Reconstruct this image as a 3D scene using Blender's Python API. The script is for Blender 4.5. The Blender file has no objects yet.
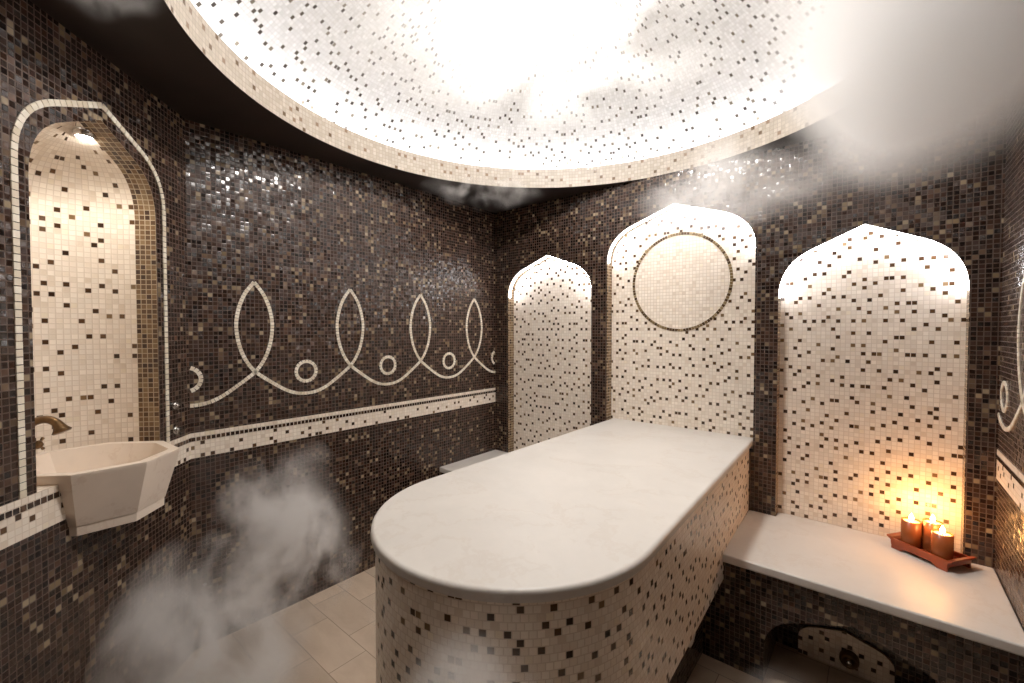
import bpy, bmesh, math, random
from mathutils import Vector, Matrix
random.seed(7)
SC = bpy.context.scene
COL = SC.collection
PI = math.pi

# ---------------------------------------------------------------- camera, world, exposure
cam_data = bpy.data.cameras.new('camera')
cam_data.sensor_width = 36.0
cam_data.lens = 436.98 / 1024 * 36.0
cam_data.shift_y = -1.46 / 1024
cam_data.clip_start = 0.02
cam = bpy.data.objects.new('camera', cam_data)
COL.objects.link(cam)
cam.location = (2.3452, -2.5870, 1.45)
cam.rotation_euler = (PI / 2 - math.radians(1.3653), 0, math.radians(40.004))
SC.camera = cam

world = bpy.data.worlds.new('world')
SC.world = world
world.use_nodes = True
world.node_tree.nodes['Background'].inputs[0].default_value = (0.02, 0.017, 0.015, 1)
world.node_tree.nodes['Background'].inputs[1].default_value = 0.3

SC.view_settings.view_transform = 'Standard'
SC.view_settings.look = 'None'
SC.view_settings.gamma = 1
SC.view_settings.use_curve_mapping = False
SC.view_settings.exposure = 0.22
cy = SC.cycles
cy.max_bounces = 10
cy.diffuse_bounces = 5
cy.glossy_bounces = 3
cy.transmission_bounces = 6
cy.volume_bounces = 8
cy.volume_step_rate = 2.0
cy.volume_max_steps = 128
cy.caustics_reflective = False
cy.caustics_refractive = False
cy.sample_clamp_indirect = 4.0
cy.use_denoising = True

COVE_E = 38.0        # cove strip in the dome
NICHE_E = 44.0       # strips in the arched niches
FILL_SPOT_W = 2.5         # fill spots added in the ceiling, out of view
CANDLE_W = 0.8
APEX_FILL_W = 40.0        # fill lamp added at the top of the dome

# ---------------------------------------------------------------- room numbers
P = 0.0195           # mosaic pitch
W = 2.7175           # room width (back wall)
A = 2.024            # left wall length
ZC = 2.3734          # ceiling
ANG = math.radians(46.655)
BL = 0.98            # length of the slanted basin wall
BD = Vector((math.sin(ANG), -math.cos(ANG), 0))
BN = Vector((math.cos(ANG), math.sin(ANG), 0))
BO = Vector((0, -A, 0))
YF = -2.72           # wall behind the camera
BT, BB = 0.9865, 0.8723
ND = 0.07            # niche depth
HB = 0.4887          # bench top
HT = 0.8615          # table top

def bw(s, n, z):
    return BO + BD * s + BN * n + Vector((0, 0, z))

# ---------------------------------------------------------------- node helper
class NT:
    def __init__(self, name):
        self.m = bpy.data.materials.new(name)
        self.m.use_nodes = True
        self.t = self.m.node_tree
        self.t.nodes.clear()
        self.out = self.t.nodes.new('ShaderNodeOutputMaterial')
    def n(self, kind, **kw):
        nd = self.t.nodes.new(kind)
        for k, v in kw.items():
            setattr(nd, k, v)
        return nd
    def l(self, a, b):
        self.t.links.new(a, b)
    def put(self, sock, v):
        if isinstance(v, bpy.types.NodeSocket):
            self.l(v, sock)
        else:
            sock.default_value = v
    def math(self, op, a, b=0.0, c=None):
        nd = self.n('ShaderNodeMath', operation=op)
        self.put(nd.inputs[0], a); self.put(nd.inputs[1], b)
        if c is not None: self.put(nd.inputs[2], c)
        return nd.outputs[0]
    def vmath(self, op, a, b=None, scale=None):
        nd = self.n('ShaderNodeVectorMath', operation=op)
        self.put(nd.inputs[0], a)
        if b is not None: self.put(nd.inputs[1], b)
        if scale is not None: self.put(nd.inputs['Scale'], scale)
        return nd.outputs['Value'] if op in ('LENGTH', 'DOT_PRODUCT', 'DISTANCE') else nd.outputs[0]
    def mix(self, f, a, b):
        nd = self.n('ShaderNodeMix', data_type='RGBA')
        self.put(nd.inputs['Factor'], f); self.put(nd.inputs['A'], a); self.put(nd.inputs['B'], b)
        return nd.outputs['Result']
    def mixf(self, f, a, b):
        nd = self.n('ShaderNodeMix', data_type='FLOAT')
        self.put(nd.inputs['Factor'], f); self.put(nd.inputs['A'], a); self.put(nd.inputs['B'], b)
        return nd.outputs['Result']
    def ramp(self, f, stops, interp='LINEAR'):
        nd = self.n('ShaderNodeValToRGB')
        cr = nd.color_ramp; cr.interpolation = interp
        while len(cr.elements) > 1: cr.elements.remove(cr.elements[-1])
        cr.elements[0].position = stops[0][0]; cr.elements[0].color = stops[0][1]
        for p_, c_ in stops[1:]:
            e = cr.elements.new(p_); e.color = c_
        self.put(nd.inputs[0], f)
        return nd.outputs[0]
    def maprange(self, v, a, b, c=0.0, d=1.0, smooth=False):
        nd = self.n('ShaderNodeMapRange')
        if smooth: nd.interpolation_type = 'SMOOTHSTEP'
        for i, x in enumerate((v, a, b, c, d)): self.put(nd.inputs[i], x)
        return nd.outputs[0]
    def white(self, vec, dim='3D'):
        nd = self.n('ShaderNodeTexWhiteNoise', noise_dimensions=dim)
        self.put(nd.inputs['Vector'], vec)
        return nd.outputs['Value'], nd.outputs['Color']
    def noise(self, vec, scale=5.0, detail=4.0, rough=0.5, dist=0.0):
        nd = self.n('ShaderNodeTexNoise')
        if vec is not None: self.put(nd.inputs['Vector'], vec)
        nd.inputs['Scale'].default_value = scale; nd.inputs['Detail'].default_value = detail
        nd.inputs['Roughness'].default_value = rough; nd.inputs['Distortion'].default_value = dist
        return nd.outputs['Fac'], nd.outputs['Color']
    def bsdf(self, color, rough=0.5, metal=0.0, normal=None, **kw):
        b = self.n('ShaderNodeBsdfPrincipled')
        self.put(b.inputs['Base Color'], color); self.put(b.inputs['Roughness'], rough)
        self.put(b.inputs['Metallic'], metal)
        if normal is not None: self.l(normal, b.inputs['Normal'])
        for k, v in kw.items(): self.put(b.inputs[k], v)
        self.l(b.outputs[0], self.out.inputs['Surface'])
        return b

def C4(r, g, b): return (r, g, b, 1.0)

def mosaic(name, palette, chips=None, chip_p=0.0, grout=C4(.3, .25, .2), rough=0.2, tilt=0.05,
           gap=0.07, stagger=0.0, seed=0.0, bump=0.25, spec=0.5, var=.06, grout_rough=0.7):
    """square tesserae laid on the UV map (one UV unit = one tessera)"""
    t = NT(name)
    uv = t.n('ShaderNodeTexCoord').outputs['UV']
    sx = t.n('ShaderNodeSeparateXYZ'); t.l(uv, sx.inputs[0])
    v = sx.outputs[1]
    row = t.math('FLOOR', v)
    u = sx.outputs[0]
    if stagger:
        par = t.math('MODULO', t.math('ABSOLUTE', row), 2.0)
        u = t.math('ADD', u, t.math('MULTIPLY', par, stagger))
    col = t.math('FLOOR', u)
    fu = t.math('SUBTRACT', u, col); fv = t.math('SUBTRACT', v, row)
    eu = t.math('MINIMUM', fu, t.math('SUBTRACT', 1.0, fu))
    ev = t.math('MINIMUM', fv, t.math('SUBTRACT', 1.0, fv))
    e = t.math('MINIMUM', eu, ev)
    tile = t.maprange(e, gap * .6, gap * 1.4)
    cell = t.n('ShaderNodeCombineXYZ')
    t.l(col, cell.inputs[0]); t.l(row, cell.inputs[1]); cell.inputs[2].default_value = seed
    r, rc = t.white(cell.outputs[0])
    c = t.ramp(r, palette, 'CONSTANT')
    cell2 = t.vmath('ADD', cell.outputs[0], (17.3, 5.1, 3.7))
    r2, rc2 = t.white(cell2)
    # little tone differences from tessera to tessera
    c = t.mix(1.0, c, c)
    hs = t.n('ShaderNodeHueSaturation'); t.l(c, hs.inputs['Color'])
    t.l(t.maprange(r2, 0, 1, 1 - var, 1 + var * .8), hs.inputs['Value'])
    c = hs.outputs[0]
    rg = rough
    if chips:
        bx = t.math('FLOOR', t.math('DIVIDE', col, 2.0))
        rowo = t.math('ADD', row, t.math('MULTIPLY', bx, 2.0))
        by = t.math('FLOOR', t.math('DIVIDE', rowo, 4.0))
        blk = t.n('ShaderNodeCombineXYZ'); t.l(bx, blk.inputs[0]); t.l(by, blk.inputs[1]); blk.inputs[2].default_value = seed + 9.5
        b1, bc = t.white(blk.outputs[0])
        sb = t.n('ShaderNodeSeparateColor'); t.l(bc, sb.inputs[0])
        cx = t.math('FLOOR', t.math('MULTIPLY', sb.outputs[0], 1.999))
        cyy = t.math('FLOOR', t.math('MULTIPLY', sb.outputs[1], 2.999))
        mx = t.math('SUBTRACT', col, t.math('MULTIPLY', bx, 2.0))
        my = t.math('SUBTRACT', rowo, t.math('MULTIPLY', by, 4.0))
        okx = t.math('COMPARE', mx, cx, 0.2); oky = t.math('COMPARE', my, cyy, 0.2)
        pr = t.math('LESS_THAN', sb.outputs[2], chip_p)
        isc = t.math('MULTIPLY', t.math('MULTIPLY', okx, oky), pr)
        cc = t.ramp(r, chips, 'CONSTANT')
        c = t.mix(isc, c, cc)
        rg = t.mixf(isc, rough, 0.12)
    c = t.mix(tile, grout, c)
    rg = t.mixf(tile, grout_rough, rg)
    geo = t.n('ShaderNodeNewGeometry')
    off = t.vmath('SCALE', t.vmath('SUBTRACT', rc2, (.5, .5, .5)), scale=tilt * 2)
    bp = t.n('ShaderNodeBump'); bp.inputs['Strength'].default_value = bump; bp.inputs['Distance'].default_value = 0.0015
    hgt, _ = t.noise(uv, 2.2, 2.0)
    t.l(t.math('ADD', t.maprange(e, 0.0, gap * 2.5), t.math('MULTIPLY', hgt, .6)), bp.inputs['Height'])
    nrm = t.vmath('NORMALIZE', t.vmath('ADD', bp.outputs[0], off))
    t.bsdf(c, rg, 0.0, nrm, **{'Specular IOR Level': spec})
    return t.m

DARK = [(0, C4(.024, .011, .007)), (.30, C4(.040, .019, .012)), (.52, C4(.011, .006, .005)), (.66, C4(.050, .028, .022)),
        (.80, C4(.030, .012, .008)), (.855, C4(.13, .085, .055)), (.90, C4(.085, .045, .03)), (.935, C4(.20, .145, .085)), (.975, C4(.30, .235, .155))]
CREAM = [(0, C4(.80, .70, .60)), (.25, C4(.83, .74, .64)), (.5, C4(.77, .67, .56)), (.7, C4(.85, .76, .66)), (.92, C4(.70, .59, .48)), (.97, C4(.79, .69, .55))]
CHIP = [(0, C4(.060, .030, .014)), (.45, C4(.095, .050, .022)), (.75, C4(.19, .12, .06)), (.9, C4(.035, .018, .010))]
GOLD = [(0, C4(.17, .10, .05)), (.3, C4(.10, .055, .028)), (.6, C4(.23, .15, .08)), (.85, C4(.05, .025, .015))]
GREYC = [(0, C4(.72, .71, .70)), (.4, C4(.77, .76, .75)), (.75, C4(.66, .65, .63))]
RIM = [(0, C4(.45, .39, .32)), (.4, C4(.50, .44, .37)), (.75, C4(.42, .36, .29))]

M = {}
M['dark'] = mosaic('dark glass mosaic', DARK, grout=C4(.085, .054, .038), rough=.16, tilt=.11, var=.18, stagger=0, seed=1, spec=.6)
M['dark_brick'] = mosaic('dark glass mosaic staggered', DARK, grout=C4(.11, .08, .065), rough=.16, tilt=.10, var=.18, stagger=.5, seed=2, spec=.6)
M['cream'] = mosaic('cream mosaic with brown chips', CREAM, CHIP, 1.0, grout=C4(.68, .58, .48), rough=.35, tilt=.012, seed=3)
M['cream_table'] = mosaic('cream mosaic on the table', CREAM, CHIP, 1.0, grout=C4(.66, .56, .46), rough=.28, tilt=.02, stagger=.5, seed=4)
M['cream_plain'] = mosaic('cream mosaic', CREAM, grout=C4(.62, .52, .42), rough=.35, tilt=.012, seed=5)
M['band'] = mosaic('cream mosaic band with chips', CREAM, CHIP, .85, grout=C4(.68, .58, .48), rough=.3, tilt=.012, seed=6)
M['apse'] = mosaic('cream mosaic in the basin niche', CREAM, CHIP, .62, grout=C4(.68, .58, .48), rough=.3, tilt=.015, seed=13)
M['gold'] = mosaic('bronze glass mosaic', GOLD, grout=C4(.45, .36, .25), rough=.22, tilt=.03, seed=7)
M['dome'] = mosaic('white mosaic of the dome', GREYC, [(0, C4(.10, .085, .07)), (.5, C4(.2, .17, .13)), (.8, C4(.06, .05, .045))], .6, grout=C4(.62, .60, .58), rough=.35, tilt=.01, seed=8)
M['rim'] = mosaic('beige mosaic of the rim', RIM, [(0, C4(.28, .2, .14)), (.6, C4(.16, .11, .07))], .5, grout=C4(.36, .31, .26), rough=.4, tilt=.01, seed=9)

def simple(name, color, rough=.5, metal=0.0, noise_amt=.08, nscale=12, **kw):
    t = NT(name)
    pos = t.n('ShaderNodeTexCoord').outputs['Object']
    f, _ = t.noise(pos, nscale, 4)
    hs = t.n('ShaderNodeHueSaturation'); hs.inputs['Color'].default_value = color
    t.l(t.maprange(f, .3, .7, 1 - noise_amt, 1 + noise_amt), hs.inputs['Value'])
    t.bsdf(hs.outputs[0], rough, metal, **kw)
    return t.m

def tessera(name, cols, rough=.3):
    t = NT(name)
    r = t.n('ShaderNodeNewGeometry').outputs['Random Per Island']
    t.bsdf(t.ramp(r, cols, 'CONSTANT'), rough)
    return t.m

M['bit_cream'] = tessera('cream tesserae', [(0, C4(.80, .74, .62)), (.3, C4(.74, .66, .54)), (.6, C4(.85, .79, .68)), (.85, C4(.68, .60, .47))])
M['bit_brown'] = tessera('bronze tesserae', [(0, C4(.10, .06, .03)), (.3, C4(.22, .155, .08)), (.6, C4(.07, .04, .02)), (.8, C4(.34, .26, .15))], .2)
M['bit_dark'] = tessera('dark tesserae', [(0, C4(.025, .013, .009)), (.5, C4(.045, .024, .015)), (.85, C4(.09, .05, .03))], .15)

def marble(name, base, vein, vs=1.6, amt=.5, rough=.16):
    t = NT(name)
    pos = t.n('ShaderNodeTexCoord').outputs['Object']
    f0, c0 = t.noise(pos, 1.5, 6, .6)
    warp = t.vmath('ADD', pos, t.vmath('SCALE', t.vmath('SUBTRACT', c0, (.5, .5, .5)), scale=.9))
    f, _ = t.noise(warp, vs, 6, .62)
    ridge = t.math('ABSOLUTE', t.math('SUBTRACT', f, .5))
    vf = t.math('MULTIPLY', t.maprange(ridge, 0.0, .018, 1.0, 0.0), amt)
    cl, _ = t.noise(warp, 3.0, 5, .6)
    c = t.mix(t.maprange(cl, .35, .7), base, tuple(base[i] * (.90 if i < 3 else 1) for i in range(4)))
    c = t.mix(vf, c, vein)
    t.bsdf(c, rough, 0.0, **{'Specular IOR Level': .45})
    return t.m
M['marble'] = marble('polished cream marble', C4(.615, .575, .53), C4(.45, .37, .30), 1.3, .20, .40)
M['marble_basin'] = marble('honed beige marble', C4(.80, .68, .57), C4(.55, .40, .29), 2.5, .3, .34)
M['ceiling'] = simple('dark brown plaster', C4(.020, .011, .008), .55, 0, .25, 6)
M['bronze'] = simple('aged bronze', C4(.16, .095, .045), .32, .85, .3, 30)
M['chrome'] = simple('brushed chrome', C4(.62, .60, .58), .2, 1.0, .05)
M['wood'] = simple('red brown lacquered wood', C4(.30, .06, .02), .3, 0, .25, 18)
M['wax'] = simple('pale wax', C4(.85, .62, .38), .5, 0, .03, 10)
M['wick'] = simple('charred wick', C4(.02, .015, .01), .8)
M['plastic'] = simple('dark grey plastic', C4(.06, .05, .045), .4)

def emit(name, col, s):
    t = NT(name)
    e = t.n('ShaderNodeEmission'); e.inputs[0].default_value = col; e.inputs[1].default_value = s
    t.l(e.outputs[0], t.out.inputs['Surface'])
    return t.m
M['cove_led'] = emit('cool white strip light', C4(.86, .92, 1.0), COVE_E)
M['niche_led'] = emit('white strip light', C4(.95, .96, 1.0), NICHE_E)
M['lamp'] = emit('lamp glass', C4(1.0, .95, .86), 40.0)
M['opal'] = emit('opal glass of added fill lamp', C4(1.0, .95, .86), 3.0)  # glass of the fill lamp added in the dome
M['flame'] = emit('candle flame', C4(1.0, .62, .24), 60.0)
def amber():
    t = NT('amber glass')
    b = t.bsdf(C4(.40, .11, .03), .25, 0.0, **{'Transmission Weight': .35, 'IOR': 1.45})
    return t.m
M['amber'] = amber()
def floor_mat():
    t = NT('beige travertine floor tiles')
    pos = t.n('ShaderNodeTexCoord').outputs['Object']
    sx = t.n('ShaderNodeSeparateXYZ'); t.l(pos, sx.inputs[0])
    v = t.math('DIVIDE', t.math('ADD', sx.outputs[1], 1.70), .176)
    row = t.math('FLOOR', v)
    par = t.math('MODULO', t.math('ABSOLUTE', row), 2.0)
    u = t.math('ADD', t.math('DIVIDE', t.math('SUBTRACT', sx.outputs[0], .24), .352), t.math('MULTIPLY', par, .42))
    col = t.math('FLOOR', u)
    fu = t.math('SUBTRACT', u, col); fv = t.math('SUBTRACT', v, row)
    eu = t.math('MULTIPLY', t.math('MINIMUM', fu, t.math('SUBTRACT', 1.0, fu)), .352)
    ev = t.math('MULTIPLY', t.math('MINIMUM', fv, t.math('SUBTRACT', 1.0, fv)), .176)
    tile = t.maprange(t.math('MINIMUM', eu, ev), .0008, .0022)
    cell = t.n('ShaderNodeCombineXYZ'); t.l(col, cell.inputs[0]); t.l(row, cell.inputs[1])
    r, rc = t.white(cell.outputs[0])
    f, _ = t.noise(t.vmath('MULTIPLY', pos, (1.0, 2.2, 1.0)), 5.0, 6, .6, .6)
    c = t.mix(t.maprange(f, .3, .7), C4(.60, .48, .37), C4(.50, .385, .285))
    hs = t.n('ShaderNodeHueSaturation'); t.l(c, hs.inputs['Color']); t.l(t.maprange(r, 0, 1, .88, 1.1), hs.inputs['Value'])
    c = t.mix(tile, C4(.24, .17, .12), hs.outputs[0])
    t.bsdf(c, .32)
    return t.m
M['floor'] = floor_mat()

# ---------------------------------------------------------------- mesh helpers
class MB:
    """collects faces, one mesh object out"""
    def __init__(self):
        self.v = []; self.f = []; self.uv = []; self.mi = []
    def face(self, pts, uvs=None, mi=0):
        i = len(self.v)
        self.v += [tuple(p) for p in pts]
        self.f.append(tuple(range(i, i + len(pts))))
        self.uv.append(uvs if uvs else [(0, 0)] * len(pts)); self.mi.append(mi)
    def grid(self, rows, uvs, mi=0, closed=False):
        n = len(rows[0])
        for j in range(len(rows) - 1):
            for i in range(n if closed else n - 1):
                k = (i + 1) % n
                self.face([rows[j][i], rows[j][k], rows[j + 1][k], rows[j + 1][i]],
                          [uvs[j][i], uvs[j][i + 1], uvs[j + 1][i + 1], uvs[j + 1][i]], mi)
    def box(self, c, s, rot=None, mi=0):
        c = Vector(c); R = rot or Matrix.Identity(3)
        q = [c + R @ Vector((x * s[0] / 2, y * s[1] / 2, z * s[2] / 2)) for x in (-1, 1) for y in (-1, 1) for z in (-1, 1)]
        for fc in ((0, 1, 3, 2), (4, 6, 7, 5), (0, 4, 5, 1), (2, 3, 7, 6), (0, 2, 6, 4), (1, 5, 7, 3)):
            self.face([q[k] for k in fc], mi=mi)
    def prism(self, pts, z0, z1, mi=0, top_inset=None, pitch=P):
        """pts = closed outline; z0..z1; UV runs round the perimeter"""
        n = len(pts); L = [0.0]
        for i in range(n):
            a, b = pts[i], pts[(i + 1) % n]
            L.append(L[-1] + math.hypot(b[0] - a[0], b[1] - a[1]))
        for i in range(n):
            a, b = pts[i], pts[(i + 1) % n]
            self.face([(a[0], a[1], z0), (b[0], b[1], z0), (b[0], b[1], z1), (a[0], a[1], z1)],
                      [(L[i] / pitch, z0 / pitch), (L[i + 1] / pitch, z0 / pitch), (L[i + 1] / pitch, z1 / pitch), (L[i] / pitch, z1 / pitch)], mi)
        self.face([(x, y, z1) for x, y in pts], [(x / pitch, y / pitch) for x, y in pts], mi)
        self.face([(x, y, z0) for x, y in reversed(pts)], [(x / pitch, y / pitch) for x, y in reversed(pts)], mi)
    def lathe(self, prof, seg=32, c=(0, 0, 0), mat=None, mi=0):
        c = Vector(c); R = mat or Matrix.Identity(3)
        rows = [[c + R @ Vector((r * math.cos(2 * PI * k / seg), r * math.sin(2 * PI * k / seg), z)) for k in range(seg)] for r, z in prof]
        uvs = [[(k, j) for k in range(seg + 1)] for j in range(len(prof))]
        self.grid(rows, uvs, mi, closed=True)
    def tube(self, pts, rad, seg=14, mi=0):
        pts = [Vector(p) for p in pts]; n = len(pts)
        rs = rad if isinstance(rad, (list, tuple)) else [rad] * n
        rows = []; up = Vector((0.13, 0.31, 0.94)).normalized()
        prev = None
        for i, p in enumerate(pts):
            d = (pts[min(i + 1, n - 1)] - pts[max(i - 1, 0)]).normalized()
            x = (prev - d * prev.dot(d)).normalized() if prev else d.cross(up).normalized()
            prev = x; y = d.cross(x)
            rows.append([p + (x * math.cos(2 * PI * k / seg) + y * math.sin(2 * PI * k / seg)) * rs[i] for k in range(seg)])
        uvs = [[(k, j) for k in range(seg + 1)] for j in range(n)]
        self.grid(rows, uvs, mi, closed=True)
        self.face(list(reversed(rows[0])), mi=mi); self.face(rows[-1], mi=mi)
    def build(self, name, mats, parent=None, smooth=False, weld=True, bevel=0, seg=3, flip=False):
        me = bpy.data.meshes.new(name)
        me.from_pydata(self.v, [], self.f)
        ul = me.uv_layers.new(name='UVMap')
        k = 0
        for pi_, p in enumerate(me.polygons):
            p.material_index = self.mi[pi_]
            for j, li in enumerate(p.loop_indices):
                ul.data[li].uv = self.uv[pi_][j]
        if not isinstance(mats, (list, tuple)): mats = [mats]
        for m in mats: me.materials.append(m)
        bm = bmesh.new(); bm.from_mesh(me)
        if weld: bmesh.ops.remove_doubles(bm, verts=bm.verts, dist=1e-5)
        if weld: bmesh.ops.recalc_face_normals(bm, faces=bm.faces)
        for f in bm.faces: f.smooth = smooth
        bm.to_mesh(me); bm.free()
        o = bpy.data.objects.new(name, me); COL.objects.link(o)
        if parent is not None: o.parent = parent
        if bevel:
            b = o.modifiers.new('bevel', 'BEVEL'); b.width = bevel; b.segments = seg; b.limit_method = 'ANGLE'; b.angle_limit = math.radians(40)
            for p in me.polygons: p.use_smooth = True
            w = o.modifiers.new('wn', 'WEIGHTED_NORMAL')
        return o

def tag(o, label=None, cat=None, group=None, kind=None):
    if label: o['label'] = label
    if cat: o['category'] = cat
    if group: o['group'] = group
    if kind: o['kind'] = kind
    return o
def empty(name, loc=(0, 0, 0), rz=0.0):
    o = bpy.data.objects.new(name, None); COL.objects.link(o)
    o.location = loc; o.rotation_euler = (0, 0, rz); o.empty_display_size = .05
    return o

# ---------------------------------------------------------------- arches
def arch(half, zs, rise, n=9):
    """right half of the pointed arch, from the spring (half, zs) to the apex (0, zs+rise)"""
    p0 = Vector((half, zs)); p1 = Vector((half, zs + rise * .52)); p2 = Vector((half * .58, zs + rise * .72))
    pts = []
    for i in range(n + 1):
        t = i / n
        q = p0 * (1 - t) ** 2 + p1 * 2 * t * (1 - t) + p2 * t * t
        pts.append((q.x, q.y))
    for i in range(1, 6):
        t = i / 5
        pts.append((p2.x * (1 - t), p2.y * (1 - t) + (zs + rise) * t))
    return pts
def outline(c, half, zs, rise, n=9):
    """whole top edge, left spring to right spring"""
    h = arch(half, zs, rise, n)
    L = [(c - x, z) for x, z in h]; R = [(c + x, z) for x, z in reversed(h)]
    return L + R[1:]

def wall_with_niches(name, fn, length, ztop, niches, mat, s0=0.0):
    """fn(s, n, z) -> point.  niches: (outline, zbottom)"""
    mb = MB()
    def q(s_a, s_b, za, zb, zc=None, zd=None):
        zc = zb if zc is None else zc; zd = za if zd is None else zd
        mb.face([fn(s_a, 0, za), fn(s_b, 0, zd), fn(s_b, 0, zc), fn(s_a, 0, zb)],
                [(s_a / P, za / P), (s_b / P, zd / P), (s_b / P, zc / P), (s_a / P, zb / P)])
    s = s0
    for ol, zb in sorted(niches, key=lambda k: k[0][0][0]):
        q(s, ol[0][0], 0, ztop)
        for (a, za), (b, zb2) in zip(ol, ol[1:]):
            if b - a > 1e-6:
                q(a, b, za, ztop, ztop, zb2)
                q(a, b, 0, zb)
        s = ol[-1][0]
    q(s, length, 0, ztop)
    return mb.build(name, mat)

def reveal(ol, zb, fn, depth, mat, parent, name='niche_reveal'):
    mb = MB()
    pts = [(ol[0][0], zb)] + list(ol) + [(ol[-1][0], zb)]
    L = 0.0
    for (a, za), (b, zz) in zip(pts, pts[1:]):
        d = math.hypot(b - a, zz - za)
        mb.face([fn(a, 0, za), fn(b, 0, zz), fn(b, -depth, zz), fn(a, -depth, za)],
                [(L / P, 0), ((L + d) / P, 0), ((L + d) / P, depth / P), (L / P, depth / P)])
        L += d
    return mb.build(name, mat, parent)

def panel(ol, zb, fn, depth, mat, parent, name='niche_panel', u0=0.0):
    mb = MB()
    for (a, za), (b, zz) in zip(ol, ol[1:]):
        if b - a > 1e-6:
            mb.face([fn(a, -depth, zb), fn(b, -depth, zb), fn(b, -depth, zz), fn(a, -depth, za)],
                    [((a - u0) / P, zb / P), ((b - u0) / P, zb / P), ((b - u0) / P, zz / P), ((a - u0) / P, za / P)])
    return mb.build(name, mat, parent)

# frames: fn(s, n, z), n > 0 towards the room
F_back = lambda s, n, z: Vector((s, -n, z))
F_left = lambda s, n, z: Vector((n, s, z))          # s = y
F_right = lambda s, n, z: Vector((W - n, s, z))
F_bas = lambda s, n, z: bw(s, n, z)

def run_bits(path, fn, mat, parent, name, pitch=.0165, wid=.0165, th=.003, clip=None, n0=0.0, gap=.06):
    """individual tesserae laid along a path of (s, z) points, one mesh"""
    pts = [Vector(p) for p in path]
    L = [0.0]
    for a, b in zip(pts, pts[1:]): L.append(L[-1] + (b - a).length)
    n = max(1, int(round(L[-1] / pitch))); mb = MB(); j = 0
    def at(d):
        d = min(max(d, 0), L[-1]); k = 0
        for k in range(len(L) - 1):
            if L[k + 1] >= d: break
        t = (d - L[k]) / max(L[k + 1] - L[k], 1e-9)
        return pts[k].lerp(pts[k + 1], t)
    stp = L[-1] / n
    for i in range(n):
        a = at(i * stp + stp * gap); b = at((i + 1) * stp - stp * gap)
        m = (a + b) / 2
        if clip and not (clip[0] < m.x < clip[1]): continue
        d = (b - a).normalized(); nn = Vector((-d.y, d.x)); w = wid * (.5 + random.uniform(-.02, .02))
        q = [a - nn * w, b - nn * w, b + nn * w, a + nn * w]
        lo = [fn(p.x, n0, p.y) for p in q]; hi = [fn(p.x, n0 + th, p.y) for p in q]
        mb.face(hi)
        for k in range(4): mb.face([lo[k], lo[(k + 1) % 4], hi[(k + 1) % 4], hi[k]])
    return mb.build(name, mat, parent)

# ---------------------------------------------------------------- shell: floor and ceiling
floor_pts = [(0, 0), (0, -A), (BL * BD.x, -A + BL * BD.y), (BL * BD.x, YF), (W, YF), (W, 0)]
mb = MB(); mb.prism(floor_pts, -.1, 0)
tag(mb.build('floor', M['floor']), 'beige travertine tile floor laid in staggered rows', None, None, 'structure')

DCX, DCY, DR = 1.42, -1.21, 1.22
RT = 2.492
mb = MB()
seg = 144
def ringpt(a): return (DCX + DR * math.cos(a), DCY + DR * math.sin(a))
# ceiling: dark flat field around the round opening; cast rays out to the room edge
def to_edge(a):
    d = Vector((math.cos(a), math.sin(a))); o = Vector((DCX, DCY)); best = 1e9
    n = len(floor_pts)
    for i in range(n):
        p = Vector(floor_pts[i]); q = Vector(floor_pts[(i + 1) % n]); e = q - p
        den = d.x * e.y - d.y * e.x
        if abs(den) < 1e-9: continue
        w = p - o; t = (w.x * e.y - w.y * e.x) / den; u = (w.x * d.y - w.y * d.x) / den
        if t > 0 and -1e-6 <= u <= 1 + 1e-6: best = min(best, t)
    return o + d * best
angs = [2 * PI * k / seg for k in range(seg)] + [math.atan2(y - DCY, x - DCX) % (2 * PI) for x, y in floor_pts]
angs = sorted(set(round(a, 6) for a in angs))
for a, b in zip(angs, angs[1:] + [angs[0] + 2 * PI]):
    p, q = ringpt(a), ringpt(b); e, f = to_edge(a), to_edge(b)
    mb.face([(p[0], p[1], ZC), (q[0], q[1], ZC), (f.x, f.y, ZC), (e.x, e.y, ZC)])
ceiling = tag(mb.build('ceiling', M['ceiling']), 'dark brown flat ceiling around a large round dome', None, None, 'structure')
# rim
rows = []; uvs = []
for z, r in ((ZC, DR), (RT, DR), (RT, DR + .035), (RT - .05, DR + .035), (RT - .05, DR + .2)):
    rows.append([(DCX + r * math.cos(2 * PI * k / seg), DCY + r * math.sin(2 * PI * k / seg), z) for k in range(seg)])
acc = 0; pr = None
for z, r in ((ZC, DR), (RT, DR), (RT, DR + .035), (RT - .05, DR + .035), (RT - .05, DR + .2)):
    if pr: acc += math.hypot(z - pr[0], r - pr[1])
    pr = (z, r)
    uvs.append([(round(2 * PI * DR / P) * k / seg, acc / P) for k in range(seg + 1)])
mb = MB(); mb.grid(rows, uvs, closed=True)
tag(mb.build('dome_rim', M['rim'], ceiling, smooth=False), 'beige mosaic rim around the dome opening')
# dome cap
DB = DR + .2; DH = .62; RS = (DB * DB + DH * DH) / (2 * DH); zc0 = RT - .05 + DH - RS
rows = []; uvs = []; nn = 36; th0 = math.asin(DB / RS)
for j in range(nn):
    th = th0 * (1 - j / nn)
    r = RS * math.sin(th); z = zc0 + RS * math.cos(th)
    rows.append([(DCX + r * math.cos(2 * PI * k / seg), DCY + r * math.sin(2 * PI * k / seg), z) for k in range(seg)])
    uvs.append([(round(2 * PI * DB / P) * k / seg, RS * (th0 - th) / P) for k in range(seg + 1)])
mb = MB(); mb.grid(rows, uvs, closed=True)
mb.face(rows[-1])
tag(mb.build('dome', M['dome'], ceiling, smooth=True), 'white mosaic dome dotted with dark chips')

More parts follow.
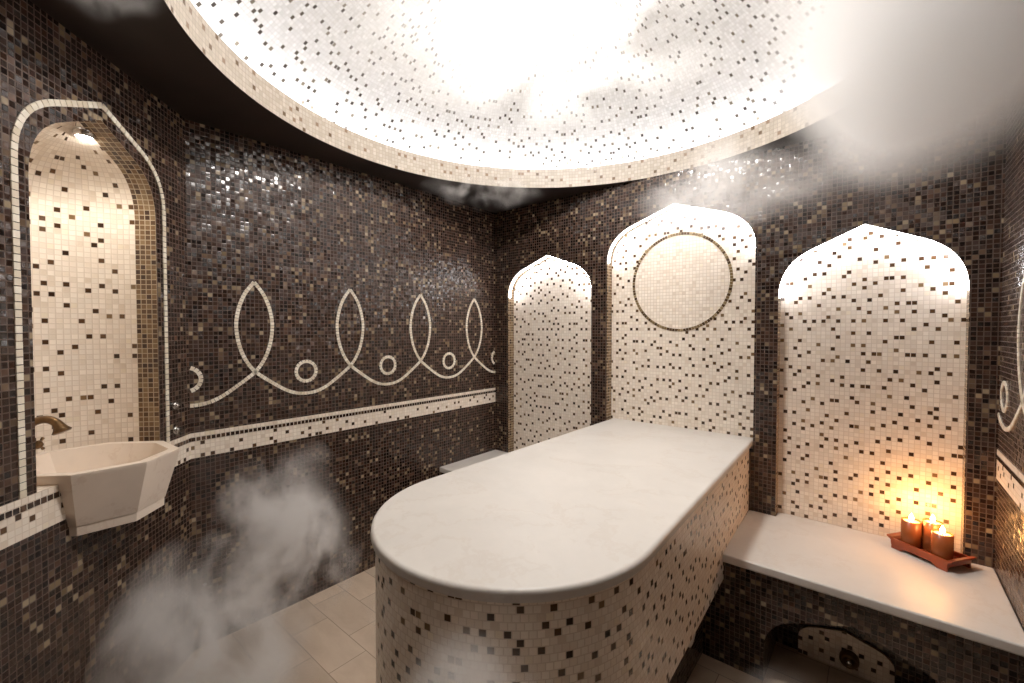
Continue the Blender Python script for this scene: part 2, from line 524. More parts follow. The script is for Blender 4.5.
def ring_tube(name, R, z, r, mat, parent):
    rows = []; m = 12
    for j in range(m + 1):
        a = 2 * PI * j / m
        rows.append([(DCX + (R + r * math.cos(a)) * math.cos(2 * PI * k / seg), DCY + (R + r * math.cos(a)) * math.sin(2 * PI * k / seg), z + r * math.sin(a)) for k in range(seg)])
    mb = MB(); mb.grid(rows, [[(0, 0)] * (seg + 1)] * (m + 1), closed=True)
    return mb.build(name, mat, parent, smooth=True)
t = empty('dome_strip_light', (0, 0, 0))
ring_tube('light_strip', DR + .085, RT - .03, .008, M['cove_led'], t)
tag(t, 'cool white strip light hidden in the cove behind the dome rim', 'light')

# ---------------------------------------------------------------- back wall with three niches
N1 = dict(c=.501, half=.367, zs=1.70, rise=.287, zb=.44)
N2 = dict(c=1.413, half=.430, zs=1.885, rise=.305, zb=.80)
N3 = dict(c=2.289, half=.339, zs=1.615, rise=.320, zb=.44)
OL = [outline(k['c'], k['half'], k['zs'], k['rise']) for k in (N1, N2, N3)]
wall_back = wall_with_niches('wall_back', F_back, W, ZC, [(o, k['zb']) for o, k in zip(OL, (N1, N2, N3))], M['dark'])
tag(wall_back, 'dark glass mosaic back wall with three pointed arch niches', None, None, 'structure')
labs = ['small arched niche panel at the left of the back wall', 'tall arched niche panel with a ring above the table end', 'wide arched niche panel behind the candle bench']
for i, (o, k) in enumerate(zip(OL, (N1, N2, N3))):
    reveal(o, k['zb'], F_back, ND, M['gold'], wall_back)
    tag(panel(o, k['zb'], F_back, ND, M['cream'], wall_back, u0=i * .37), labs[i])
# ring and pale disc in the tall niche
rc, rz, rr = 1.425, 1.735, .288
mb = MB()
mb.face([F_back(rc + (rr - .008) * math.cos(a), -ND + .001, rz + (rr - .008) * math.sin(a)) for a in [2 * PI * k / 72 for k in range(72)]],
        [((rc + (rr - .008) * math.cos(a)) / P, (rz + (rr - .008) * math.sin(a)) / P) for a in [2 * PI * k / 72 for k in range(72)]])
tag(mb.build('niche_disc', M['cream_plain'], wall_back, weld=False), 'plain cream mosaic disc inside the bronze ring')
run_bits([(rc + rr * math.cos(2 * PI * k / 120), rz + rr * math.sin(2 * PI * k / 120)) for k in range(121)], F_back, M['bit_brown'], wall_back,
         'ring_inlay', .0165, .016, .003, None, -ND)
# arch strip lights
def niche_strip(o, zs, label):
    t = empty('niche_strip_light', (o[len(o) // 2][0], 0, o[len(o) // 2][1]))
    tag(t, label, 'light', 'strip lights in the arched niches')
    mb = MB()
    cx = (o[0][0] + o[-1][0]) / 2; cz = zs - .1
    for (a, za), (b, zz) in zip(o, o[1:]):
        def inn(x, z, d):
            v = Vector((cx - x, cz - z)); v.normalize(); return x + v.x * d, z + v.y * d
        a1 = inn(a, za, .0015); b1 = inn(b, zz, .0015); a2 = inn(a, za, .007); b2 = inn(b, zz, .007)
        y0, y1 = .012, .024
        q = [(a1[0], y0, a1[1]), (b1[0], y0, b1[1]), (b1[0], y1, b1[1]), (a1[0], y1, a1[1])]
        r = [(a2[0], y0, a2[1]), (b2[0], y0, b2[1]), (b2[0], y1, b2[1]), (a2[0], y1, a2[1])]
        mb.face(r)
        for k in range(4): mb.face([q[k], q[(k + 1) % 4], r[(k + 1) % 4], r[k]])
    s = mb.build('light_strip', M['niche_led'], None)
    s.parent = t; s.matrix_parent_inverse = Matrix.Translation(-t.location)
niche_strip(OL[0], N1['zs'], 'white strip light under the arch of the small left niche')
niche_strip(OL[1], N2['zs'], 'white strip light under the arch of the tall centre niche')
niche_strip(OL[2], N3['zs'], 'white strip light under the arch of the right niche above the candles')

# ---------------------------------------------------------------- side walls
def plain_wall(name, fn, s0, s1, mat, label):
    mb = MB()
    mb.face([fn(s0, 0, 0), fn(s1, 0, 0), fn(s1, 0, ZC), fn(s0, 0, ZC)], [(s0 / P, 0), (s1 / P, 0), (s1 / P, ZC / P), (s0 / P, ZC / P)])
    return tag(mb.build(name, mat), label, None, None, 'structure')
wall_left = plain_wall('wall_left', F_left, -A, 0, M['dark'], 'dark mosaic left wall with cream scroll inlay and band')
wall_right = plain_wall('wall_right', F_right, YF, 0, M['dark_brick'], 'dark mosaic right wall with cream scroll inlay and band')
p0 = BO + BD * BL
plain_wall('wall_front_side', lambda s, n, z: Vector((p0.x + n, s, z)), YF, p0.y, M['dark'], 'narrow dark mosaic wall return beside the basin wall')
plain_wall('wall_front', lambda s, n, z: Vector((s, YF + n, z)), p0.x, W, M['dark'], 'dark mosaic wall facing the arched niches')

def band(fn, s0, s1, zt, zb, parent, off=0.0):
    """cream band: chip field, one row of dark squares, one plain cream row on top"""
    e = .0016; r = (zt - zb) / 6
    mb = MB()
    def strip(za, zz, mi, n):
        mb.face([fn(s0, n, za), fn(s1, n, za), fn(s1, n, zz), fn(s0, n, zz)],
                [(s0 / P + off, (za - zb) / r), (s1 / P + off, (za - zb) / r), (s1 / P + off, (zz - zb) / r), (s0 / P + off, (zz - zb) / r)], mi)
    strip(zb, zt - r * 2, 0, e); strip(zt - r * 2, zt, 1, e)
    mb.face([fn(s0, 0, zt), fn(s1, 0, zt), fn(s1, e, zt), fn(s0, e, zt)], None, 1)
    mb.face([fn(s0, 0, zb), fn(s1, 0, zb), fn(s1, e, zb), fn(s0, e, zb)], None, 1)
    o = tag(mb.build('mosaic_band', [M['band'], M['cream_plain']], parent, weld=False), 'cream mosaic band with brown chips')
    run_bits([(s0, zt - 1.5 * r), (s1, zt - 1.5 * r)], fn, M['bit_dark'], parent, 'chip_row', .0195, .0160, .0022, None, e * .8, gap=.11)
band(F_left, -A, 0, BT, BB, wall_left)
band(F_right, YF, 0, BT - .016, BB - .02, wall_right, .4)

half_loop = [(-.253, 1.110), (-.215, 1.113), (-.18, 1.122), (-.14, 1.141), (-.10, 1.167), (-.05, 1.203), (0, 1.243), (.035, 1.290), (.060, 1.345),
             (.076, 1.41), (.081, 1.475), (.074, 1.53), (.060, 1.582), (.037, 1.632), (0, 1.682)]
def smooth(pts, k=4):
    out = []
    n = len(pts)
    for i in range(n - 1):
        p0_, p1_, p2_, p3_ = [Vector(pts[min(max(i + d, 0), n - 1)]) for d in (-1, 0, 1, 2)]
        for j in range(k):
            t = j / k
            out.append(.5 * ((2 * p1_) + (p2_ - p0_) * t + (2 * p0_ - 5 * p1_ + 4 * p2_ - p3_) * t * t + (3 * p1_ - p0_ - 3 * p2_ + p3_) * t ** 3))
    out.append(Vector(pts[-1]))
    return out
HL = smooth(half_loop)
def scroll(fn, parent, peaks, clip, dz=0.0, ring_c=(), rr=.053):
    for pk in peaks:
        a = [(pk + p.x, p.y + dz) for p in HL]
        b = [(pk - p.x, p.y + dz) for p in HL]
        if any(clip[0] < p[0] < clip[1] for p in a): run_bits(a, fn, M['bit_cream'], parent, 'scroll_inlay', clip=clip)
        if any(clip[0] < p[0] < clip[1] for p in b): run_bits(b, fn, M['bit_cream'], parent, 'scroll_inlay', clip=clip)
    for c in ring_c:
        run_bits([(c + rr * math.cos(2 * PI * k / 48), 1.228 + dz + rr * math.sin(2 * PI * k / 48)) for k in range(49)], fn, M['bit_cream'], parent, 'ring_inlay', .0172, .0175, clip=clip)
scroll(F_left, wall_left, [-1.756 + .506 * k for k in range(-1, 4)], (-A + .002, -.006), 0, [-2.034, -1.507, -.998, -.492, .01])
scroll(F_right, wall_right, [-.378 - .506 * k for k in range(-1, 5)], (YF, -.003), -.035, [-.100 - .506 * k for k in range(5)])

# ---------------------------------------------------------------- slanted wall with the basin niche
NB = dict(c=.455, half=.256, zs=1.88, rise=.275, zb=.985)
OB = outline(NB['c'], NB['half'], NB['zs'], NB['rise'])
wall_basin = wall_with_niches('wall_front_left', F_bas, BL, ZC, [(OB, .85)], M['dark'])
tag(wall_basin, 'dark mosaic slanted wall with the washbasin niche', None, None, 'structure')
RV = .075
for sg, name_ in ((1, 'cheek'), (-1, 'cheek')):
    e = NB['c'] + sg * NB['half']
    q = [(e, .85), (.447 + sg * .166, .85), (.447 + sg * .199, NB['zb']), (e, NB['zb'])]
    mb = MB(); mb.face([F_bas(x, 0, z) for x, z in q], [(x / P, z / P) for x, z in q])
    mb.build('wall_patch', M['dark'], wall_basin)
reveal(OB, NB['zb'], F_bas, RV, M['gold'], wall_basin)
h = arch(NB['half'], NB['zs'], NB['rise'], 9)
prof = [(1.0, NB['zb'])] + [(x / NB['half'], z) for x, z in h]
AD = .27; m = 28; rows = []; uvs = []; v = 0; prv = None
per = PI * math.sqrt((NB['half'] ** 2 + AD ** 2) / 2)
for w_, z in prof:
    w_ = max(w_, 1e-4)
    if prv: v += math.hypot((w_ - prv[0]) * NB['half'], z - prv[1])
    prv = (w_, z)
    rows.append([F_bas(NB['c'] + NB['half'] * w_ * math.sin(f), -RV - AD * w_ * math.cos(f), z) for f in [-PI / 2 + PI * k / m for k in range(m + 1)]])
    uvs.append([(per * k / m / P, v / P) for k in range(m + 1)])
mb = MB(); mb.grid(rows, uvs)
tag(mb.build('niche_apse', M['apse'], wall_basin, smooth=True), 'cream mosaic apse with brown chips behind the basin')
# sill, cut out round the bowl
sp = [(NB['c'] + NB['half'] * math.sin(f), -RV - AD * math.cos(f)) for f in [-PI / 2 + PI * k / m for k in range(m + 1)]] + [(NB['c'] + NB['half'], 0), (NB['c'] - NB['half'], 0)]
octa = [(.447 + x * .975, -.055 + y * .975) for x, y in ((.085, .225), (.205, .095), (.205, -.095), (.085, -.225), (-.085, -.225), (-.205, -.095), (-.205, .095), (-.085, .225))]
def hit(poly, a):
    o = Vector((.447, -.055)); d = Vector((math.cos(a), math.sin(a))); best = 9
    for i in range(len(poly)):
        p = Vector(poly[i]); e = Vector(poly[(i + 1) % len(poly)]) - p; den = d.x * e.y - d.y * e.x
        if abs(den) < 1e-9: continue
        w = p - o; t_ = (w.x * e.y - w.y * e.x) / den; u_ = (w.x * d.y - w.y * d.x) / den
        if t_ > 0 and -1e-6 <= u_ <= 1 + 1e-6: best = min(best, t_)
    return best
mb = MB(); K = 96
for i in range(K):
    a0, a1 = [2 * PI * (i + d) / K for d in (0, 1)]
    o0, o1, i0, i1 = hit(sp, a0), hit(sp, a1), hit(octa, a0), hit(octa, a1)
    if o0 - i0 < .001 or o1 - i1 < .001: continue
    q = [(.447 + r_ * math.cos(a_), -.055 + r_ * math.sin(a_)) for r_, a_ in ((i0, a0), (o0, a0), (o1, a1), (i1, a1))]
    mb.face([F_bas(x, y, NB['zb']) for x, y in q], [(x / P, y / P) for x, y in q])
mb.build('niche_sill', M['cream_plain'], wall_basin, weld=False)
band(F_bas, 0, .270, BT, BB, wall_basin, .2)
band(F_bas, .624, BL, BT, BB, wall_basin, .2)
om = outline(.452, .300, 1.92, .285)
run_bits([(om[0][0], BT)] + om + [(om[-1][0], BT)], F_bas, M['bit_cream'], wall_basin, 'arch_trim', .0215, .0185)

# ---------------------------------------------------------------- niche downlight
def downlight(loc, r, label, power=None, name='downlight', group=None, drop=.012, tint=(1, .93, .82)):
    t = empty(name, loc)
    tag(t, label, 'light', group)
    mb = MB(); mb.lathe([(r * .78, 0), (r * .78, -drop), (r, -drop), (r * 1.05, 0)], 28)
    mb.build('bezel', M['chrome'], t, smooth=True)
    mb = MB(); mb.lathe([(r * .78, -drop * .5), (r * .70, -drop * 1.05), (r * .4, -drop * 1.35), (0.0005, -drop * 1.45)], 28)
    mb.build('lamp_glass', M['lamp'], t)
    if power:
        ld = bpy.data.lights.new('lamp', 'SPOT'); ld.energy = power; ld.color = tint; ld.shadow_soft_size = r; ld.spot_size = math.radians(140); ld.spot_blend = .8
        lo = bpy.data.objects.new('lamp', ld); COL.objects.link(lo); lo.parent = t; lo.location = (0, 0, -drop * 1.5 - .01)
    return t
lp = F_bas(.40, -.095, 2.135)
downlight(lp, .03, 'small bright round downlight at the top of the washbasin niche', 5.5, drop=.02)

# two rim spots
for k, (x, y) in enumerate([(.891, -.213), (2.110, -.189)]):
    v = Vector((x - DCX, y - DCY)).normalized()
    t = empty('rim_spotlight', (DCX + v.x * (DR + .012), DCY + v.y * (DR + .012), RT))
    tag(t, ['tiny chrome star spot on the dome rim, above the gap between left and centre niche', 'tiny chrome star spot on the dome rim, above the right niche'][k], 'light', 'star spots on the dome rim')
    mb = MB(); mb.lathe([(.0145, 0), (.0145, .012), (.011, .018), (.0005, .019)], 16)
    mb.build('housing', M['chrome'], t, smooth=True)
    mb = MB(); mb.lathe([(.0005, .027), (.005, .024), (.006, .019)], 12)
    mb.build('lens', M['lamp'], t, smooth=True)

# fill lamp added at the top of the dome, unseen above the frame
ta = empty('dome_fill_lamp', (DCX, DCY, zc0 + RS - .012))
tag(ta, 'added round opal fill lamp, unseen at the very top of the dome', 'light')
mb = MB(); mb.lathe([(.15, .004), (.15, -.03), (.135, -.035), (.13, -.02)], 40)
mb.build('bezel', M['chrome'], ta, smooth=True)
mb = MB(); mb.lathe([(.132, -.02), (.12, -.035), (.07, -.05), (.0005, -.055)], 40)
mb.build('lamp_glass', M['opal'], ta, smooth=True)
ld = bpy.data.lights.new('dome_fill_light', 'AREA'); ld.shape = 'DISK'; ld.size = .24; ld.energy = APEX_FILL_W; ld.color = (1, .95, .90)
lo = bpy.data.objects.new('dome_fill_light', ld); COL.objects.link(lo); lo.parent = ta; lo.location = (0, 0, -.06)

# fill spots added to the flat ceiling outside the frame, towards the entrance
for k, (x, y) in enumerate([(1.95, -2.60), (1.05, -2.58)]):
    downlight((x, y, ZC), .035, ['added ceiling fill spot near the entrance corner', 'added ceiling fill spot near the front wall'][k], FILL_SPOT_W, 'ceiling_fill_spot', 'added ceiling fill spots', tint=(1, .86, .70))

# ---------------------------------------------------------------- washbasin
ba, bb, bc, bd = .085, .225, .205, .095
OCT = [(ba, bb), (bc, bd), (bc, -bd), (ba, -bb), (-ba, -bb), (-bc, -bd), (-bc, bd), (-ba, bb)]
def octring(k, z, k2=None): return [Vector(F_bas(.447 + x * k, -.055 + y * k, z)) for x, y in OCT]
mb = MB()
lv = [(.0, .812), (.80, .812), (.805, .842), (.815, .8425), (1.0, 1.003), (1.0, 1.015), (.87, 1.015), (.66, .90), (.0, .885)]
rows = [octring(max(k, .02), z) for k, z in lv]
mb.grid(rows, [[(0, 0)] * 9] * len(rows), closed=True)
mb.face(rows[0]); mb.face(rows[-1])
tw = empty('washbasin', tuple(F_bas(.447, -.055, .812)))
tag(tw, 'octagonal beige marble washbasin set in the lit wall niche', 'washbasin')
bo = mb.build('bowl', M['marble_basin'], None, bevel=.003, seg=2)
bo.parent = tw; bo.matrix_parent_inverse = Matrix.Translation(-tw.location)
mb = MB(); q = F_bas(.447, -.055, .886); mb.lathe([(.018, 0), (.018, .004), (.012, .005), (.0005, .003)], 20, q)
do = mb.build('drain', M['bronze'], None, smooth=True); do.parent = tw; do.matrix_parent_inverse = Matrix.Translation(-tw.location)

# faucet
tf = empty('faucet', tuple(F_bas(.452, -.335, 1.09)))
tag(tf, 'aged bronze curved faucet over the marble washbasin', 'faucet')
def loc_child(o, t):
    o.parent = t; o.matrix_parent_inverse = Matrix.Translation(-t.location); return o
path = smooth([(-.342, 1.100), (-.30, 1.102), (-.262, 1.118), (-.225, 1.140), (-.19, 1.147), (-.16, 1.134), (-.145, 1.108)], 4)
pts = [F_bas(.452, p.x, p.y) for p in path]
mb = MB(); n_ = len(pts)
mb.tube(pts, [.013 if i < n_ - 5 else (.0135, .0145, .017, .021, .0245)[i - n_ + 5] for i in range(n_)], 18)
d_ = (pts[-1] - pts[-2]).normalized()
mb.tube([pts[-1], pts[-1] + d_ * .003, pts[-1] + d_ * .006], [.0255, .026, .023], 18)
loc_child(mb.build('spout', M['bronze'], None, smooth=True), tf)
mb = MB(); mb.tube([F_bas(.452, -.343, 1.09), F_bas(.452, -.333, 1.09), F_bas(.452, -.328, 1.09)], [.034, .034, .024], 24)
loc_child(mb.build('wall_plate', M['bronze'], None, smooth=False), tf)
mb = MB()
mb.tube([F_bas(.452, -.335, 1.075), F_bas(.452, -.28, 1.066), F_bas(.452, -.225, 1.062)], [.012, .011, .010], 14)
mb.tube([F_bas(.452, -.23, 1.062), F_bas(.452, -.215, 1.062), F_bas(.452, -.205, 1.062)], [.013, .015, .006], 14)
hv = mb.build('valve', M['bronze'], None, smooth=True); loc_child(hv, tf)
mb = MB(); c0 = F_bas(.452, -.218, 1.062)
for a in (PI / 4, 3 * PI / 4):
    dv = BD * math.cos(a) + Vector((0, 0, math.sin(a)))
    mb.tube([c0 - dv * .026, c0 - dv * .019, c0, c0 + dv * .019, c0 + dv * .026], [.0055, .004, .0045, .004, .0055], 10)
loc_child(mb.build('cross_handle', M['bronze'], None, smooth=True), hv)

# wall buttons
for k, z in enumerate((1.130, 1.026)):
    t = empty('wall_button', tuple(F_bas(.105, 0, z)))
    tag(t, ['upper of two round chrome wall buttons right of the basin niche', 'lower of two round chrome wall buttons right of the basin niche'][k], 'button', 'chrome buttons beside the basin')
    R = Matrix(((-BD.x, 0, BN.x), (-BD.y, 0, BN.y), (0, 1, 0)))
    mb = MB(); mb.lathe([(.0175, 0), (.0175, .006), (.014, .010), (.010, .010)], 24, (0, 0, 0), R)
    mb.build('ring', M['chrome'], t, smooth=True)
    mb = MB(); mb.lathe([(.0105, .002), (.0105, .013), (.008, .016), (.0005, .017)], 20, (0, 0, 0), R)
    mb.build('push_cap', M['chrome'], t, smooth=True)

# ---------------------------------------------------------------- massage table
def table_outline(inset, y_back, xr_in=0.0):
    L0, R0 = .993 + inset, 1.838 - inset
    cx, cyc, r = 1.438, -1.49, .452 - inset
    pts = [(L0, y_back), ]
    pts += [(cx + r * math.cos(a), cyc + r * math.sin(a)) for a in [PI + PI * k / 40 for k in range(41)]]
    pts += [(R0, y_back)]
    return pts
tt = empty('massage_table', (1.42, -.9, 0))
tag(tt, 'large round-ended marble massage table with a mosaic base, standing before the tall niche', 'table')
out = table_outline(0, ND - .002)
# slab with a soft rounded edge
def offset_poly(pts, d, yb):
    # shrink towards inside, keeping the wall end in place
    n = len(pts); res_ = []
    for i in range(n):
        p = Vector(pts[i]); a = Vector(pts[i - 1]) if i else p + (p - Vector(pts[1])); b = Vector(pts[(i + 1) % n]) if i < n - 1 else p + (p - Vector(pts[i - 1]))
        t = (b - a).normalized(); nrm = Vector((-t.y, t.x))
        res_.append(tuple(p + nrm * d))
    return res_
th = .034; k_ = 6
levels = []
for i in range(k_ + 1):
    a = PI / 2 * i / k_
    levels.append((.011 * (1 - math.sin(a)), HT - th + .011 * (1 - math.cos(a))))
for i in range(k_ + 1):
    a = PI / 2 * i / k_
    levels.append((.012 * (1 - math.cos(a)), HT - .012 + .012 * math.sin(a)))
rows = [[(x, y, z) for x, y in offset_poly(out, d, 0)] for d, z in levels]
mb = MB(); mb.grid(rows, [[(0, 0)] * (len(out) + 1)] * len(rows), closed=True)
mb.face(rows[0]); mb.face(rows[-1])
loc_child(mb.build('marble_top', M['marble'], None, smooth=False), tt)
ZL = .37
base = table_outline(.012, -.001)
mb = MB(); mb.prism(base, ZL, HT - th)
loc_child(mb.build('mosaic_base', M['cream_table'], None), tt)
low = [(min(x, 1.70), y) for x, y in base]
lo2 = []
for q in low:
    if not lo2 or (abs(q[0] - lo2[-1][0]) + abs(q[1] - lo2[-1][1])) > 1e-4: lo2.append(q)
mb = MB(); mb.prism(lo2, 0, ZL)
loc_child(mb.build('mosaic_foot', M['cream_table'], None), tt)
mb = MB(); mb.prism([(1.7005, -.001), (1.7005, -1.78), (1.735, -1.75), (1.762, -1.68), (1.762, -.001)], 0, ZL - .0005)
loc_child(tag(mb.build('plinth', M['dark'], None), 'dark mosaic recessed plinth'), tt)
mb = MB()
tg = [(-.865, ZL - .0005), (-.865, .315)] + [(-.915 + .05 * math.cos(a), .312 + .05 * math.sin(a)) for a in [-PI * k / 14 for k in range(15)]] + [(-.965, ZL - .0005)]
fr = [(1.825, y, z) for y, z in tg]; bk = [(1.80, y, z) for y, z in tg]
mb.face(fr); mb.face(list(reversed(bk)))
for i in range(len(tg)):
    j = (i + 1) % len(tg); mb.face([fr[i], bk[i], bk[j], fr[j]])
loc_child(tag(mb.build('bracket', M['marble'], None), 'rounded marble tongue under the table side'), tt)

# ---------------------------------------------------------------- benches
def bench(label, pts, front, opening=None):
    t = empty('bench', (sum(p[0] for p in pts) / len(pts), -.3, 0))
    tag(t, label, 'bench', 'marble benches along the niche wall')
    mb = MB(); mb.prism(pts, HB - .036, HB)
    loc_child(mb.build('seat_slab', M['marble'], None, bevel=.007), t)
    x0, x1, y = front
    fn = lambda s, n, z: Vector((s, y - n, z))
    zt = HB - .036
    if opening:
        p = wall_with_niches('front_panel', fn, x1, zt, [opening], M['dark'], s0=x0)
        loc_child(p, t)
        r = reveal(opening[0], 0.0, fn, .30, M['dark'], None, 'recess_lining'); loc_child(r, t)
        bk = panel(opening[0], 0.0, fn, .30, M['dark'], None, 'recess_back'); loc_child(bk, t)
    else:
        mb = MB(); mb.face([fn(x0, 0, 0), fn(x1, 0, 0), fn(x1, 0, zt), fn(x0, 0, zt)], [(x0 / P, 0), (x1 / P, 0), (x1 / P, zt / P), (x0 / P, zt / P)])
        loc_child(mb.build('front_panel', M['dark'], None), t)
    return t
bench('low marble bench in the far left corner below the small niche',
      [(.001, -.001), (.001, -.588), (.985, -.588), (.985, -.001), (N1['c'] + N1['half'] - .001, -.001), (N1['c'] + N1['half'] - .001, ND - .001), (N1['c'] - N1['half'] + .001, ND - .001), (N1['c'] - N1['half'] + .001, -.001)],
      (.001, .985, -.565))
OO = outline(2.29, .288, .14, .215)
bench2 = bench('wide marble bench at the right carrying the candle tray',
      [(1.828, -.001), (1.836, -.588), (W - .001, -.588), (W - .001, -.001), (N3['c'] + N3['half'] - .001, -.001), (N3['c'] + N3['half'] - .001, ND - .001), (N3['c'] - N3['half'] + .001, ND - .001), (N3['c'] - N3['half'] + .001, -.001)],
      (1.844, W - .001, -.565), (OO, 0.0))
mb = MB(); mb.face([(1.764, -.565, 0), (1.844, -.565, 0), (1.844, -.565, .368), (1.764, -.565, .368)], [(1.764 / P, 0), (1.844 / P, 0), (1.844 / P, .368 / P), (1.764 / P, .368 / P)])
loc_child(mb.build('panel_return', M['dark'], None), bench2)
# pale mosaic arch with the steam outlet inside the recess
oi = outline(2.252, .163, .075, .092)
tsn = empty('steam_outlet', (2.26, -.285, .0))
tag(tsn, 'round dark steam outlet on a pale mosaic arch under the candle bench', 'vent')
mb = MB()
pp = [(oi[0][0], 0)] + oi + [(oi[-1][0], 0)]
fr = [(x, -.28, z) for x, z in pp]; bk = [(x, -.24, z) for x, z in pp]
mb.face(fr, [(x / P, z / P) for x, z in pp]); mb.face(list(reversed(bk)))
for i in range(len(pp)):
    j = (i + 1) % len(pp); mb.face([fr[i], bk[i], bk[j], fr[j]])
loc_child(mb.build('arch_plate', M['cream'], None), tsn)
Rz = Matrix(((1, 0, 0), (0, 0, -1), (0, 1, 0)))
mb = MB(); mb.lathe([(.034, 0), (.034, .02), (.028, .03), (.020, .032), (.018, .018), (.0005, .018)], 28, (2.271, -.28, .062), Rz)
oring = mb.build('outlet_ring', M['bronze'], None, smooth=True); loc_child(oring, tsn)
mb = MB(); mb.lathe([(.011, .015), (.011, .036), (.008, .04), (.0005, .041)], 20, (2.271, -.28, .062), Rz)
loc_child(mb.build('nozzle', M['chrome'], None, smooth=True), oring)

# ---------------------------------------------------------------- candle tray and candles
TA = math.radians(-36); TC = Vector((2.523, -.056, HB))
tr = empty('candle_tray', tuple(TC), TA)
tag(tr, 'red brown wooden footed tray holding three candles on the right bench', 'tray')
mb = MB()
L2, W2 = .098, .058
mb.prism([(-L2, -W2), (L2, -W2), (L2, W2), (-L2, W2)], .018, .026)
mb.build('tray_base', M['wood'], tr, bevel=.002, seg=2)
mb = MB()
# long rails with the arched cut-out below
for s in (-1, 1):
    prof_ = [(-L2 - .004, 0), (-.066, 0), (-.056, .009), (-.045, .014), (.045, .014), (.056, .009), (.066, 0), (L2 + .004, 0), (L2 + .004, .044), (-L2 - .004, .044)]
    a = [(x, s * W2, z) for x, z in prof_]; b = [(x, s * (W2 + .008), z) for x, z in prof_]
    mb.face(a); mb.face(list(reversed(b)))
    for i in range(len(prof_)):
        j = (i + 1) % len(prof_); mb.face([a[i], b[i], b[j], a[j]])
mb.build('side_rail', M['wood'], tr)
for s in (-1, 1):
    mb = MB()
    prof_ = [(L2 - .004, .018), (L2 + .004, .018), (L2 + .006, .036), (L2 + .022, .046), (L2 + .022, .052), (L2 + .004, .048), (L2 - .004, .040)]
    a = [(s * x, -W2 - .010, z) for x, z in prof_]; b = [(s * x, W2 + .010, z) for x, z in prof_]
    mb.face(a); mb.face(list(reversed(b)))
    for i in range(len(prof_)):
        j = (i + 1) % len(prof_); mb.face([a[i], b[i], b[j], a[j]])
    mb.build('end_lip', M['wood'], tr)

def candle(loc, h, label):
    t = empty('candle', loc)
    tag(t, label, 'candle', 'candles on the wooden tray')
    r = .034
    mb = MB(); mb.lathe([(.0005, 0), (r * .96, 0), (r, .004), (r, h), (r - .003, h + .0005), (r - .004, h - .002), (r - .004, h - .02)], 36)
    mb.build('glass_cup', M['amber'], t, smooth=True)
    mb = MB(); mb.lathe([(.0005, .003), (r - .0045, .004), (r - .0045, h - .006), (r - .010, h - .009), (.0005, h - .009)], 32)
    mb.build('wax', M['wax'], t, smooth=True)
    mb = MB(); mb.tube([(0, 0, h - .009), (.0005, 0, h - .004), (.0015, 0, h + .001)], .0011, 8)
    mb.build('wick', M['wick'], t)
    mb = MB(); mb.lathe([(.0004, h - .002), (.0060, h + .002), (.0085, h + .008), (.0070, h + .016), (.0034, h + .024), (.0004, h + .031)], 16)
    f = mb.build('flame', M['flame'], t, smooth=True)
    ld = bpy.data.lights.new('flame_light', 'POINT'); ld.energy = CANDLE_W; ld.color = (1, .45, .13); ld.shadow_soft_size = .02
    lo = bpy.data.objects.new('flame_light', ld); COL.objects.link(lo); lo.parent = t; lo.location = (0, 0, h + .045)
    return t
def tl(l, w): return (TC.x + l * math.cos(TA) - w * math.sin(TA), TC.y + l * math.sin(TA) + w * math.cos(TA), HB + .0262)
candle(tl(-.056, -.020), .110, 'leftmost of three lit amber glass candles on the tray')
candle(tl(.056, -.019), .106, 'front right lit amber glass candle, nearest the tray tip')
candle(tl(-.004, .023), .122, 'rear lit amber glass candle, tallest of three, nearest the niche')

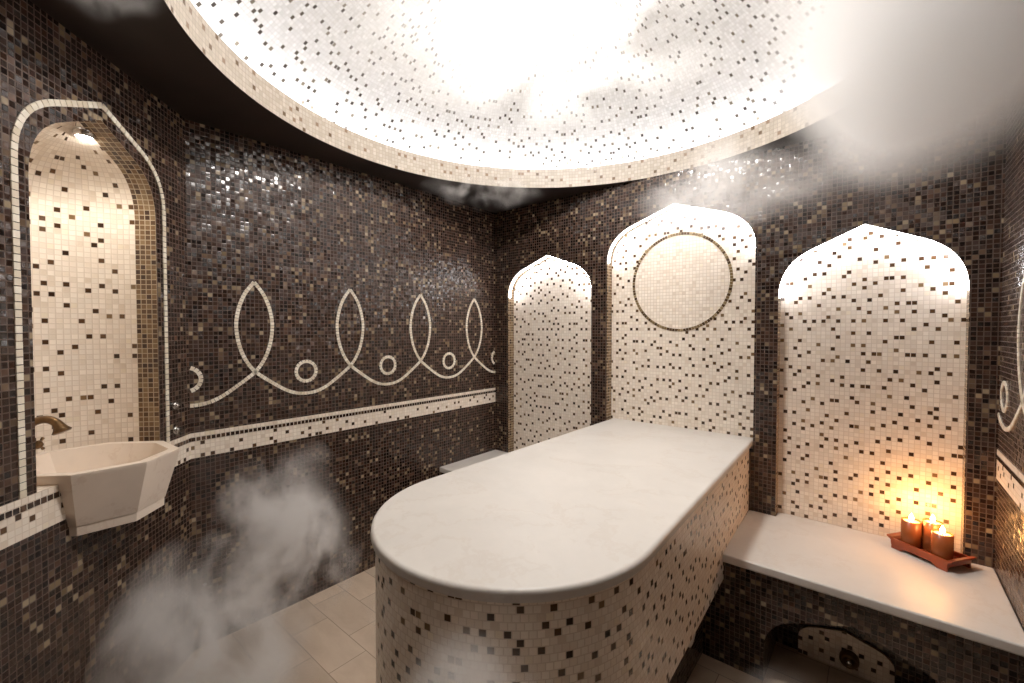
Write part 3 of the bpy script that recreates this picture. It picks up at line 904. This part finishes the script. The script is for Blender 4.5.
# ---------------------------------------------------------------- steam
def steam(loc, sc, dens, nscale, lo, hi, label, seed=0.0, warp=.8, rz=0.0, soft=.35, stretch=(1, 1, 1), aniso=0.2):
    bm = bmesh.new(); bmesh.ops.create_icosphere(bm, subdivisions=3, radius=1.0)
    me = bpy.data.meshes.new('steam_cloud'); bm.to_mesh(me); bm.free()
    o = bpy.data.objects.new('steam_cloud', me); COL.objects.link(o)
    o.location = loc; o.scale = sc; o.rotation_euler = (0, 0, rz)
    t = NT('steam')
    tc = t.n('ShaderNodeTexCoord').outputs['Object']
    r = t.vmath('LENGTH', tc)
    _, wc = t.noise(t.vmath('ADD', t.vmath('MULTIPLY', tc, sc), (seed, seed * .7, seed * .3)), nscale * .6, 2)
    wv = t.vmath('SCALE', t.vmath('SUBTRACT', wc, (.5, .5, .5)), scale=warp)
    # ragged border
    r = t.math('ADD', r, t.math('MULTIPLY', t.vmath('DOT_PRODUCT', wv, (1, 1, 1)), .35))
    fall = t.maprange(r, soft, .95, 1, 0, True)
    base_ = t.vmath('ADD', t.vmath('MULTIPLY', t.vmath('MULTIPLY', tc, sc), stretch), t.vmath('SCALE', wv, scale=.5))
    f, _ = t.noise(t.vmath('ADD', base_, (seed, 0, seed * 2)), nscale, 5, .55)
    d = t.maprange(f, lo, hi, 0, 1, True)
    d = t.math('MULTIPLY', t.math('MULTIPLY', d, fall), dens)
    vs = t.n('ShaderNodeVolumeScatter'); vs.inputs['Color'].default_value = (.96, .95, .94, 1)
    vs.inputs['Anisotropy'].default_value = aniso
    t.l(d, vs.inputs['Density'])
    t.l(vs.outputs[0], t.out.inputs['Volume'])
    me.materials.append(t.m)
    tag(o, label, 'steam', None, 'stuff')
    return o
steam((.74, -2.16, .36), (.42, .30, .46), 19.0, 4.0, .40, .70, 'white steam plume rising from the floor under the washbasin', 3.1, 2.0, soft=.25, stretch=(1, 1, .6))
steam((.52, -1.84, .56), (.38, .28, .50), 15.0, 4.2, .42, .70, 'thin curling steam before the dark left wall', 6.1, 2.2, soft=.2, stretch=(1, 1, .6))
steam((2.38, -1.25, 2.06), (.33, .66, .31), 11.0, 2.8, .10, .50, 'dense white steam cloud at the upper right above the candle bench', 8.2, 1.4, soft=.15, aniso=0.0)
steam((1.85, -.42, 2.10), (.66, .32, .24), 5.0, 3.4, .36, .66, 'thin steam drifting above the centre and right niches', 5.7, 1.4)
steam((1.42, -1.21, 2.56), (1.12, 1.12, .12), 3.0, 2.6, .42, .62, 'swirling white steam inside the dome', 1.3, 1.8)
steam((1.78, -2.02, .70), (.24, .14, .20), 12.0, 5.0, .38, .62, 'soft steam in front of the round end of the massage table', 9.9, .8)
steam((.66, -1.30, .12), (.28, .26, .10), 14.0, 5.0, .38, .62, 'low steam over the floor left of the massage table', 2.2, .8)
steam((2.12, -.80, .12), (.20, .20, .11), 9.0, 5.0, .38, .6, 'low steam over the floor in front of the bench recess', 6.4, .8)
steam((1.05, -2.42, 2.26), (.30, .14, .09), 9.0, 5.5, .42, .62, 'steam wisp under the ceiling above the basin wall', 4.6, 1.4)
steam((.46, -.60, 2.29), (.42, .42, .06), 8.0, 5.0, .42, .66, 'steam wisp under the ceiling in the far left corner', 7.7, 1.6)
